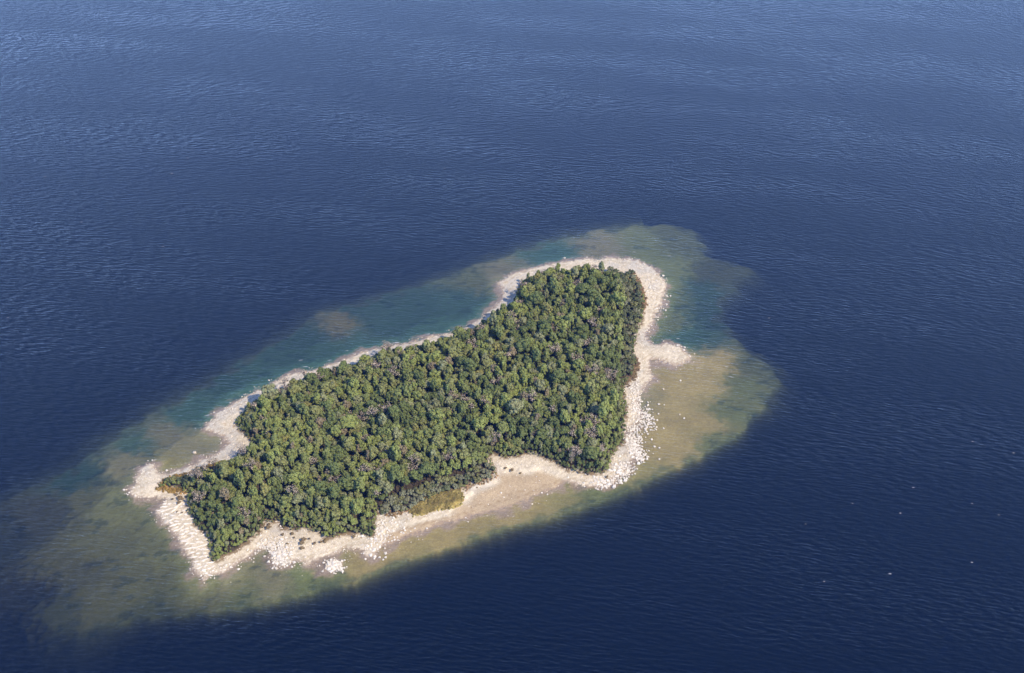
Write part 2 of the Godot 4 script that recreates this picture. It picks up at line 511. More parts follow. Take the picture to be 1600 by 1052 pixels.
func leafy(s: Shape, at: Vector3, radius: Vector3, count: int, size: float) -> void:
	for e in count:
		var p := Vector3(rng.randfn(), rng.randfn(), rng.randfn()).normalized()
		if p.y < -0.45:
			p.y = -p.y
		var out := (p / radius).normalized()
		var face := (out + 0.75 * Vector3(rng.randfn(), rng.randfn(), rng.randfn()).normalized()).normalized()
		var right := face.cross(Vector3(rng.randfn(), rng.randfn(), rng.randfn())).normalized()
		var up := face.cross(right)
		var z := size * rng.randf_range(0.55, 1.2)
		var t := rng.randf_range(0.72, 1.28)
		var warm := rng.randf_range(0.9, 1.12)
		s.quad(at + p * radius * rng.randf_range(0.74, 1.3), right * z, up * z * rng.randf_range(0.5, 0.9), (out * 0.55 + face * 0.45).normalized(), Color(t * warm, t, t * 0.95))


func crown_shape(tall: float, wide: float, from: float, lobes: int, leaves: int, leaf: float) -> Shape:
	# a crown of overlapping leafy boughs between heights FROM and TALL
	var s := Shape.new()
	var mid := (from + tall) / 2.0
	var half := (tall - from) / 2.0
	for k in lobes:
		var p := Vector3.ZERO
		if k > 0:
			var a := 2.399 * k + rng.randf_range(-0.4, 0.4)
			var y := 1.0 - 1.65 * (k - 0.5) / (lobes - 1.0)
			var r := sqrt(maxf(0.06, 1.0 - y * y)) * rng.randf_range(0.45, 1.2)
			p = Vector3(cos(a) * r, y * 0.72 + rng.randf_range(-0.12, 0.12), sin(a) * r)
		var at := Vector3(p.x * wide * 0.72, mid + p.y * half, p.z * wide * 0.72)
		var r := wide * (0.62 if k == 0 else rng.randf_range(0.2, 0.44))
		var radius := Vector3(r, r * rng.randf_range(0.65, 0.9) * (half / wide * 0.5 + 0.5), r)
		lump(s, at, radius * 0.78, 0.7, Color(0.85, 0.85, 0.8))
		leafy(s, at, radius, leaves, leaf)
	return s


func trunk_shape(tall: float, thick: float, spread: float) -> Shape:
	var s := Shape.new()
	var bend := Vector3(rng.randf_range(-0.5, 0.5), 0, rng.randf_range(-0.5, 0.5))
	var fork := Vector3(0, tall * 0.5, 0) + bend
	s.limb(Vector3(0, -0.6, 0), fork, thick, thick * 0.65, Color(1, 1, 1), 6)
	s.limb(fork, Vector3(0, tall * 0.85, 0) + bend * 0.5, thick * 0.65, thick * 0.25, Color(1, 1, 1), 6)
	for k in 4:
		var a := k * 1.7 + rng.randf()
		s.limb(fork.lerp(Vector3(0, tall * 0.7, 0), k * 0.25), Vector3(cos(a) * spread, tall * rng.randf_range(0.66, 0.8), sin(a) * spread), thick * 0.45, thick * 0.16, Color(1, 1, 1), 4)
	return s


func bare_shape(tall: float, wide: float, boughs: int) -> Shape:
	# forked boughs that end in sprays of fine twigs
	var s := Shape.new()
	for k in boughs:
		var a := 2.399 * k + rng.randf_range(-0.3, 0.3)
		var low := Vector3(0, tall * rng.randf_range(0.45, 0.72), 0)
		var r := wide * rng.randf_range(0.45, 0.8)
		var end := Vector3(cos(a) * r, tall * rng.randf_range(0.72, 0.95), sin(a) * r)
		s.limb(low, end, 0.13, 0.06, Color(1, 1, 1), 4)
		for e in 5:
			var tip := end + Vector3(rng.randfn(), absf(rng.randfn()) * 0.7, rng.randfn()) * wide * 0.26
			s.limb(low.lerp(end, rng.randf_range(0.55, 1.0)), tip, 0.06, 0.025, Color(1, 1, 1), 3)
			for q in 7:
				var t := tip + Vector3(rng.randfn(), rng.randfn() * 0.8, rng.randfn()) * 0.42
				s.limb(tip, t, 0.035, 0.02, Color(0.9, 0.85, 0.82), 3)
				var d := (t - tip).normalized()
				var side := d.cross(Vector3(rng.randfn(), rng.randfn(), rng.randfn())).normalized()
				s.quad(t, d * 0.22, side * 0.09, (side.cross(d) + Vector3.UP * 1.2).normalized(), Color(0.95, 0.88, 0.84) * rng.randf_range(0.75, 1.2))
	return s


# ---------------------------------------------------------------- forest
const GREENS := [
	["bright green", 0.222, 0.248, 0.070], ["mid green", 0.188, 0.210, 0.066], ["olive green", 0.210, 0.216, 0.077],
	["dark green", 0.132, 0.158, 0.050], ["grey-green", 0.226, 0.232, 0.114], ["yellowish green", 0.235, 0.220, 0.070], ["brownish", 0.230, 0.185, 0.110]]
const COUNTS := ["one", "two", "three", "four", "five", "six", "seven", "eight", "nine", "ten", "eleven", "twelve", "thirteen", "fourteen", "fifteen", "sixteen", "seventeen", "eighteen", "nineteen", "twenty"]
const TENS := ["", "", "twenty", "thirty", "forty", "fifty", "sixty", "seventy", "eighty", "ninety"]
const ORDERS := ["first", "second", "third", "fourth", "fifth", "sixth", "seventh", "eighth", "ninth", "tenth", "eleventh", "twelfth", "thirteenth", "fourteenth", "fifteenth", "sixteenth", "seventeenth", "eighteenth", "nineteenth", "twentieth"]
const PLACES := [["behind the ochre grass patch", 17.6, 65.4], ["behind the tan mudflat", 62.6, 30.6], ["on the mudflat point", 103.3, 39.7], ["beside the boulder-strewn shore", 117.7, 5.7], ["behind the curved stone bank", 124.1, -38.7], ["behind the broad pale beach", 120.6, -114.9], ["along the far narrow beach", 88.1, -125.7], ["above the round bay beach", 63.1, -94], ["along the long thin beach", -10.1, -41.8], ["beside the straight shingle beach", -49.8, -17.5], ["behind the hooked beach", -82.8, 14.1], ["near the pale sand spit", -106.3, 66.9], ["behind the ridged rock shore", -94.2, 98.4], ["behind the boulder beach", -66.5, 81.7], ["opposite the small rock islet", -31.8, 88.9], ["in the forest middle", 4.3, 11.3], ["deep in the broad forest end", -57.8, 41.3], ["deep in the narrow forest end", 90, -51.2], ["midway between bay and mudflat", 51.5, -17.5], ["behind the grey scrub", -10.8, 54.3]]
const SHORES := [["beside the ochre grass patch", 18.1, 76.8], ["at the mudflat edge", 48.6, 54.3], ["on the tan mudflat", 59, 71.9], ["on the rocky mudflat point", 114.9, 54.3], ["by the boulder-strewn shore", 128.3, 11.3], ["by the curved stone bank", 152, -51.2], ["below the dark scrub", 131.2, -29.5], ["by the broad pale beach", 142.2, -129.3], ["behind the pale beach", 134.1, -100.9], ["beside the stone bank", 129.4, -60.8], ["along the far narrow beach", 88.7, -150.1], ["by the round bay beach", 54.9, -114.9], ["along the long thin beach", -19, -57.6], ["by the hooked beach", -108.3, 14.1], ["on the pale sand spit", -140.1, 61.9], ["in the strip behind the spit", -117.4, 62.9], ["on the ridged rock shore", -115.1, 93.7], ["by the boulder beach", -59.1, 112.2], ["on the small rock islet", -31, 123.4], ["off the sand spit", -154.5, 51.7], ["in the wide olive shallows", -131.9, 105.8], ["beside the gravel corner", -10.7, 100.7], ["out on the shallow flat", 154.9, 0]]
const WATERS := [["the long thin beach", -34.3, -54.4], ["the hooked beach", -115.7, 5.1], ["the far narrow beach", 101.6, -157], ["the broad pale beach", 161.5, -159.3], ["the curved stone bank", 161.3, -67.3], ["the shallow flat", 188.5, -32.6]]
const SEAS := [["beyond the sand spit", -201.4, 46.5], ["beyond the hooked beach", -192.3, -241.5], ["beyond the long thin beach", -39.3, -336.1], ["far past the pale beach", 255.6, -336.1], ["past the shallow flat", 259.4, -87.2], ["on the mudflat side far out", 306.1, 43.9], ["on the mudflat side closer in", 240.3, 107.6]]
const RIM_W := [-130.7, 67.4, -130.7, 63.9, -129, 60.4, -123.6, 57.8, -115.5, 54.3, -106, 48.6, -100.8, 46.5, -102.3, 50.1, -110.2, 54.8, -118.3, 58.4, -126.9, 62.4, -128.2, 65.9, -123.4, 67.9, -113, 68.4, -119.6, 69.9, -125.8, 69.4]
const RED_E := [132.2, -135.2, 137.8, -138.2, 140.3, -130.8, 141.1, -125.7, 143, -117.8, 143.5, -102.3, 140.5, -94, 141.1, -107.9, 139.1, -120.6, 135.3, -125, 130.3, -124.3]
const RED_E2 := [130.5, -48, 133.9, -46.2, 134.4, -37.5, 131.1, -28.3, 125.6, -19.9, 123.8, -21.7, 129.5, -32.6]
const RED_S := [-11.1, 86.5, -6.9, 84.1, 5.1, 87, 11.4, 79.3, 24.6, 68.4, 36.6, 64.4, 51.3, 54.3, 51.4, 59.4, 41.8, 64.4, 36.6, 67.4, 29.8, 68.4, 21.3, 72.4, 11.4, 79.3, 5, 85.6, -2.2, 89.9]
const CUSHIONS := [[-54.7, 102.1, 0.6], [-59.6, 103, 0.5], [-56.5, 109, 0.4], [-53.4, 104.9, 0.35], [-45.4, 105.8, 0.5], [-48.2, 107.2, 0.8], [-48.9, 109.4, 0.7], [-48.6, 112.2, 0.7], [-42.4, 109, 0.65], [-39.2, 108.1, 0.6], [-37.3, 107.2, 0.7], [-67.5, 98.4, 0.8], [-67.6, 95.5, 0.6], [-71, 97.4, 0.8], [-99.1, 79.3, 0.5], [-120.5, 72.4, 0.6], [-117.7, 75.8, 1], [-121.8, 75.8, 0.5], [-111, 79.3, 0.5], [-117.8, 79.3, 0.6], [-114.7, 86.5, 0.4], [-117.6, 85.6, 0.4], [-22.7, 104.4, 0.5], [-10.1, 86.5, 0.5], [-5, 87.5, 0.5], [55.5, 51.7, 0.5], [59, 53.2, 0.6], [63.6, 54.8, 0.4], [95.6, 55.3, 0.6], [100.8, 56.3, 0.6], [110.5, 58.4, 0.6]]
const FOAM := [[-189.1, -267.5, 1.2, 0.6, 8], [-176, -170.9, 1.1, 0.5, 5], [-181.6, -289.9, 0.9, 0.5, 5], [-280.2, -262.9, 0.8, 0.4, 0], [-238.7, -201.4, 0.9, 0.5, 0], [-257.5, -89.9, 0.9, 0.4, 0], [235.9, -248.5, 0.8, 0.4, 0], [307.5, -530.5, 1.2, 0.6, 0], [-117.8, -440.2, 0.9, 0.5, 0], [157.1, -525.2, 0.9, 0.5, 0], [317.3, 27.9, 0.9, 0.4, -8], [337.5, 37.5, 1.1, 0.5, -8], [275.4, 65.4, 1.1, 0.5, -8], [264.1, 85.1, 1.2, 0.5, -8], [303.9, 77.8, 0.8, 0.4, -8], [292.6, 120.7, 1.1, 0.5, -8], [249.3, 128.6, 1.2, 0.6, -8], [215.2, 133.8, 0.8, 0.4, -8], [240.2, 77.8, 0.7, 0.4, -8], [315.8, 86.5, 0.7, 0.4, -8], [212.8, 93.2, 0.6, 0.3, -8], [220.4, -89.2, 1.2, 0.4, -4], [9.8, -274.9, 0.8, 0.4, 0], [-68.3, -46.2, 2.2, 0.4, 8], [-64.8, -39.9, 2.8, 0.45, 5], [-50.9, -46.2, 2.2, 0.5, 12], [-41.4, -55.7, 1.6, 0.4, 12], [-11.9, -63.6, 3.6, 0.6, 8], [7.2, -72.5, 2.2, 0.6, 10], [-115.7, 5.1, 2.6, 0.5, 14], [99.1, -157, 3.2, 0.35, 4], [140.9, -163.9, 2.4, 0.5, 0], [164.1, -159.3, 2.2, 0.5, -6], [161, -67.9, 1.8, 0.5, -8], [187.5, -39.9, 2, 0.4, -10], [189.3, -30.1, 2.4, 0.4, -28], [54.8, -133.7, 2.4, 0.5, 22], [93.1, -157, 1.6, 0.4, 6]]
const BOULDERS := [[-156.3, 50.1, 0.3, 0.6, 1, 1.08], [-138.4, 38.1, 0.3, 0.6, 1, 0.72], [-139.3, 43.9, 0.3, 0.5, 1, 0.72], [-116.8, 37.5, 0.4, 0.6, 1, 0.864], [-131.9, 105.8, 0.3, 0.5, 1, 0.792], [-130, 51.7, 0.7, 0.5, 2, 0.648], [-147.7, 66.9, 4.8, 7.0, 6, 0.5], [161.1, -107.9, 4.1, 21.1, 6, 0.55], [114.5, -159.3, 25.6, 3.1, 6, 0.6], [72.8, 69.4, 17.2, 6.0, 6, 0.5], [22.1, 91.3, 20.1, 2.8, 7, 0.5], [161.9, -140.4, 7.5, 13.4, 9, 0.6], [160.4, -57.6, 10.1, 8.9, 9, 0.6], [132.2, 33.3, 7.9, 13.9, 10, 0.55], [152.3, -11.6, 26.1, 41.1, 10, 0.6], [-83.4, 123.8, 8.5, 3.5, 10, 0.6], [129.9, 39.7, 4.2, 6.4, 12, 0.8], [-6.1, 96, 11.3, 10.3, 13, 0.55], [-66.1, 109, 7.9, 5.5, 14, 0.65], [149.4, -114.9, 5.8, 28.4, 14, 0.7], [109.3, 61.4, 9.0, 4.6, 19, 0.8], [-31.1, 122.9, 4.2, 3.5, 22, 0.8], [129.7, -8.7, 4.4, 17.5, 24, 0.62], [119.2, 51.7, 5.6, 7.2, 24, 0.95], [-11.3, 102.1, 5.3, 13.9, 24, 0.7], [127.2, 27.9, 5.0, 10.9, 29, 0.72], [-59.2, 115.8, 5.8, 8.1, 32, 0.8], [133.3, 8.5, 7.3, 13.5, 33, 0.66]]
const LEDGE := [-128.7, -92, 78.3, 133]

var taken := {}
var pending := {}
var scrubs: Array[PackedVector2Array] = []


func where_is(x: float, z: float, names: Array) -> String:
	var best := 1e9
	var out := ""
	for p in names:
		var d := Vector2(x - p[1], z - p[2]).length()
		if d < best:
			best = d
			out = p[0]
	return out


func later(o: Node3D, looks: String, place: String, category: String, order: float, group: String, counting: String) -> void:
	# alike things in one place are told apart by their order; the label is written once all are known
	var key := looks + "|" + place
	if not pending.has(key):
		pending[key] = []
	pending[key].append([order, o, looks, place, category, group, counting])


func cardinal(n: int) -> String:
	return COUNTS[n - 1] if n <= 20 else TENS[n / 10] + ("-" + COUNTS[n % 10 - 1] if n % 10 else "")


func ordinal(n: int) -> String:
	return ORDERS[n - 1] if n <= 20 else TENS[n / 10] + "-" + ORDERS[n % 10 - 1] if n % 10 else TENS[n / 10].trim_suffix("y") + "ieth"


func write_labels() -> void:
	for key in pending:
		var list: Array = pending[key]
		list.sort_custom(func(a, b): return a[0] < b[0])
		for k in list.size():
			var e: Array = list[k]
			var text: String = e[2] + " " + e[3]
			if list.size() > 1:
				text += ", %s of %s %s" % [ordinal(k + 1), cardinal(list.size()), e[6]]
			if text.split(" ").size() < 16:
				text = text.replace(" from spit", " from the spit").replace(" from edge", " from the edge")
			tag(e[1], text, e[4], e[5])
	pending.clear()


func room(x: float, z: float, r: float, share: float) -> bool:
	var i := floori(x / 6.0)
	var j := floori(z / 6.0)
	for a in range(i - 1, i + 2):
		for b in range(j - 1, j + 2):
			for p in taken.get(a * 1000 + b, []):
				var d: float = (r + p[2]) * share
				if (p[0] - x) * (p[0] - x) + (p[1] - z) * (p[1] - z) < d * d:
					return false
	return true


func take(x: float, z: float, r: float) -> void:
	var key := floori(x / 6.0) * 1000 + floori(z / 6.0)
	if not taken.has(key):
		taken[key] = []
	taken[key].append([x, z, r])


func in_scrub(x: float, z: float) -> bool:
	for s in scrubs:
		if Geometry2D.is_point_in_polygon(Vector2(x, z), s):
			return true
	return false


func green_at(x: float, z: float) -> int:
	var n := 1.3 * broad.get_noise_2d(x * 1.5 + 300.0, z * 1.5) + 0.5 * patch.get_noise_2d(x * 2.0, z * 2.0) + rng.randfn(0.0, 0.09)
	var dice := rng.randf()
	if dice < 0.035:
		return 5
	if dice < 0.06:
		return 6
	if dice < 0.17:
		return 4
	return 3 if n < -0.24 else 1 if n < 0.02 else 2 if n < 0.18 else 0


func spot(edge: float) -> Vector2:
	# a random place at least EDGE metres inside the wood
	for k in 60:
		var x := rng.randf_range(-132.0, 145.0)
		var z := rng.randf_range(-142.0, 125.0)
		if look(wood, x, z) > edge:
			return Vector2(x, z)
	return Vector2.ZERO


func forest() -> void:
	make_ball()
	for s in [SCRUB_E, SCRUB_W, SCRUB_S]:
		scrubs.append(points(s))
	var bark := matte(lin(0.26, 0.235, 0.205))
	var dead := matte(lin(0.72, 0.61, 0.48))
	dead.vertex_color_use_as_albedo = true
	var leafs: Array[StandardMaterial3D] = []
	for t in GREENS:
		var m := matte(lin(t[1], t[2], t[3]), 0.75)
		m.vertex_color_use_as_albedo = true
		m.backlight_enabled = true
		m.backlight = lin(0.10, 0.13, 0.03)
		leafs.append(m)
	var any_green := matte(Color(1, 1, 1), 0.75)
	any_green.vertex_color_use_as_albedo = true
	any_green.backlight_enabled = true
	any_green.backlight = lin(0.10, 0.13, 0.03)
	# eight kinds of crown: broad domes, tall ovals, one flat-topped
	var crowns: Array[ArrayMesh] = []
	var trunks: Array[ArrayMesh] = []
	var both: Array[ArrayMesh] = []
	var radii := []
	for d in [[11.5, 3.2, 4.0, 17], [12.5, 3.4, 4.2, 18], [11.0, 2.9, 3.6, 15], [12.0, 3.5, 5.0, 17], [14.5, 2.0, 4.0, 15], [15.0, 2.4, 4.6, 16], [10.5, 3.1, 3.4, 15], [11.5, 3.9, 6.2, 18]]:
		var c := crown_shape(d[0], d[1], d[2], d[3], 44, 0.4)
		var t := trunk_shape(d[0], 0.28, d[1] * 0.5)
		var cm := ArrayMesh.new()
		c.into(cm)
		cm.surface_set_material(0, leafs[1])
		var tm := ArrayMesh.new()
		t.into(tm)
		tm.surface_set_material(0, bark)
		var bm := ArrayMesh.new()
		c.into(bm)
		t.into(bm)
		bm.surface_set_material(0, any_green)
		bm.surface_set_material(1, bark)
		crowns.append(cm)
		trunks.append(tm)
		both.append(bm)
		radii.append(d[1])
	# the three hundred that stand out, each its own
	var made := 0
	for k in 6000:
		if made >= 300:
			break
		var p := spot(7.0)
		var size := 0.82 + 0.5 * pow(rng.randf(), 1.6)
		var kind := rng.randi_range(0, 7)
		var r: float = radii[kind] * size
		if in_scrub(p.x, p.y) or not room(p.x, p.y, r, 0.85):
			continue
		take(p.x, p.y, r)
		made += 1
		var tone := green_at(p.x, p.y)
		var o := Node3D.new()
		o.name = numbered("forest_tree")
		add_child(o)
		o.position = Vector3(p.x, look(height, p.x, p.y), p.y)
		o.rotation.y = rng.randf() * TAU
		o.scale = Vector3(size * rng.randf_range(0.8, 1.2), size * rng.randf_range(0.85, 1.15), size * rng.randf_range(0.8, 1.2))
		var a := MeshInstance3D.new()
		a.name = "trunk"
		a.mesh = trunks[kind]
		o.add_child(a, true)
		var b := MeshInstance3D.new()
		b.name = "crown"
		b.mesh = crowns[kind]
		b.material_override = leafs[tone]
		o.add_child(b, true)
		var build: String = ["round-headed", "round-headed", "round-headed", "broad", "slender", "slender", "round-headed", "broad"][kind]
		later(o, "%s %s tree" % [build, GREENS[tone][0]], where_is(p.x, p.y, PLACES), "tree", look(wood, p.x, p.y), "largest living trees of the island forest", "from edge")
	# grey leafless trees among them
	var bare: Array[ArrayMesh] = []
	var poles: Array[ArrayMesh] = []
	for d in [[11.5, 3.0, 9], [13.0, 2.6, 8], [10.5, 3.4, 11], [12.5, 1.5, 4]]:
		var c := ArrayMesh.new()
		bare_shape(d[0], d[1], d[2]).into(c)
		c.surface_set_material(0, dead)
		bare.append(c)
		var s := Shape.new()
		s.limb(Vector3(0, -0.6, 0), Vector3(0.2, d[0] * 0.5, -0.1), 0.26, 0.19, Color(1, 1, 1), 6)
		s.limb(Vector3(0.2, d[0] * 0.5, -0.1), Vector3(0, d[0] * 0.9, 0.1), 0.19, 0.06, Color(1, 1, 1), 6)
		var t := ArrayMesh.new()
		s.into(t)
		t.surface_set_material(0, dead)
		poles.append(t)
	made = 0
	for k in 5000:
		if made >= 85:
			break
		var p := spot(3.0)
		var size := rng.randf_range(0.8, 1.15)
		var kind := rng.randi_range(0, 3)
		if patch.get_noise_2d(p.x * 0.7 + 80.0, p.y * 0.7) < -0.08 or in_scrub(p.x, p.y) or not room(p.x, p.y, 2.2 * size, 0.8):
			continue
		take(p.x, p.y, 2.0 * size)
		made += 1
		var o := Node3D.new()
		o.name = numbered("dead_tree")
		add_child(o)
		o.position = Vector3(p.x, look(height, p.x, p.y), p.y)
		o.rotation.y = rng.randf() * TAU
		o.scale = Vector3.ONE * size
		var a := MeshInstance3D.new()
		a.name = "trunk"
		a.mesh = poles[kind]
		o.add_child(a, true)
		var b := MeshInstance3D.new()
		b.name = "branches"
		b.mesh = bare[kind]
		o.add_child(b, true)
		later(o, "%s grey leafless tree" % ["bushy", "tall", "spreading", "spindly"][kind], where_is(p.x, p.y, PLACES), "dead tree", look(wood, p.x, p.y), "grey leafless trees in the forest", "from edge")
	# the rest of the wood, as one mass
	var mass := Node3D.new()
	mass.name = "forest_canopy"
	mass.set_meta("kind", "stuff")
	mass.set_meta("label", "dense mass of smaller green trees that fills the forest")
	mass.set_meta("category", "forest")
	add_child(mass)
	var places := []
	for k in 8:
		places.append([])
	for e in [[18000, 0.60, 0.90, 0.58, 3.0], [28000, 0.34, 0.6, 0.58, 0.6], [16000, 0.2, 0.34, 0.66, -0.5]]:
		for k in int(e[0]):
			var p := spot(e[4])
			var size := rng.randf_range(e[1], e[2])
			size *= lerpf(0.5, 1.0, smoothstep(0.0, 14.0, look(wood, p.x, p.y)))
			var kind := rng.randi_range(0, 7)
			var r: float = radii[kind] * size
			if not room(p.x, p.y, r, e[3]) or in_scrub(p.x, p.y):
				continue
			if size > 0.42 and patch.get_noise_2d(p.x * 1.6, p.y * 1.6 + 900.0) < -0.25:
				continue
			take(p.x, p.y, r)
			var t: Array = GREENS[green_at(p.x, p.y)]
			var q := rng.randf_range(0.88, 1.12)
			places[kind].append([Transform3D(Basis.from_euler(Vector3(rng.randfn() * 0.07, rng.randf() * TAU, rng.randfn() * 0.07)) * Basis.from_scale(Vector3(size * rng.randf_range(0.75, 1.25), size * rng.randf_range(0.8, 1.25), size * rng.randf_range(0.75, 1.25))), Vector3(p.x, look(height, p.x, p.y), p.y)), Color(t[1] * q, t[2] * q, t[3] * q)])
	var all := 0
	for k in 8:
		scatter("trees", both[k], places[k], mass)
		all += places[k].size()
	print("trees in the mass: ", all)


func scatter(called: String, mesh: Mesh, list: Array, parent: Node) -> MultiMeshInstance3D:
	var mm := MultiMesh.new()
	mm.transform_format = MultiMesh.TRANSFORM_3D
	mm.use_colors = true
	mm.mesh = mesh
	mm.instance_count = list.size()
	for i in list.size():
		mm.set_instance_transform(i, list[i][0])
		mm.set_instance_color(i, list[i][1])
	var o := MultiMeshInstance3D.new()
	o.name = called
	o.multimesh = mm
	parent.add_child(o, true)
	return o


func shrubs() -> void:
	var stem := matte(lin(0.24, 0.21, 0.18))
	var tones := [["dark green", 0.105, 0.118, 0.056], ["grey-green", 0.185, 0.185, 0.112], ["olive", 0.175, 0.172, 0.070], ["brown", 0.21, 0.15, 0.08]]
	var leafs := []
	for t in tones:
		var m := matte(lin(t[1], t[2], t[3]), 0.8)
		m.vertex_color_use_as_albedo = true
		leafs.append(m)
	var shapes := []
	var stems := []
	for d in [[2.6, 1.7, 0.5, 8], [3.4, 1.9, 0.7, 9], [2.0, 1.8, 0.3, 8]]:
		var c := ArrayMesh.new()
		crown_shape(d[0], d[1], d[2], d[3], 30, 0.3).into(c)
		c.surface_set_material(0, leafs[0])
		shapes.append(c)
		var t := ArrayMesh.new()
		trunk_shape(d[0], 0.1, d[1] * 0.4).into(t)
		t.surface_set_material(0, stem)
		stems.append(t)
	var plans := []
	var n := 0
	for s in scrubs.size():
		var box := Rect2(scrubs[s][0], Vector2.ZERO)
		for p in scrubs[s]:
			box = box.expand(p)
		for k in 2600:
			var x := rng.randf_range(box.position.x, box.end.x)
			var z := rng.randf_range(box.position.y, box.end.y)
			if not Geometry2D.is_point_in_polygon(Vector2(x, z), scrubs[s]):
				continue
			var size := rng.randf_range(0.75, 1.5)
			if room(x, z, 1.7 * size, 0.6):
				take(x, z, 1.7 * size)
				plans.append([x, z, size, (0 if rng.randf() < 0.62 else rng.randi_range(1, 2)) if s < 2 else [1, 2, 1, 0, 1][rng.randi_range(0, 4)]])
	# single cushions on the stony beach
	for b in CUSHIONS:
		plans.append([b[0], b[1], b[2], 3])
	for p in plans:
		if n >= 300:
			break
		n += 1
		var o := Node3D.new()
		o.name = numbered("shrub")
		add_child(o)
		o.position = Vector3(p[0], look(height, p[0], p[1]), p[1])
		o.rotation.y = rng.randf() * TAU
		o.scale = Vector3.ONE * p[2]
		var kind := rng.randi_range(0, 2)
		var a := MeshInstance3D.new()
		a.name = "stem"
		a.mesh = stems[kind]
		o.add_child(a, true)
		var b := MeshInstance3D.new()
		b.name = "foliage"
		b.mesh = shapes[kind]
		b.material_override = leafs[p[3]]
		o.add_child(b, true)
		var big := "large" if p[2] > 1.2 else "small" if p[2] < 0.95 else "rounded"
		later(o, "%s %s shrub" % [big, tones[p[3]][0]], where_is(p[0], p[1], SHORES), "shrub", p[0], "low shrubs along the edge of the forest", "from spit")
	print("shrubs: ", plans.size())


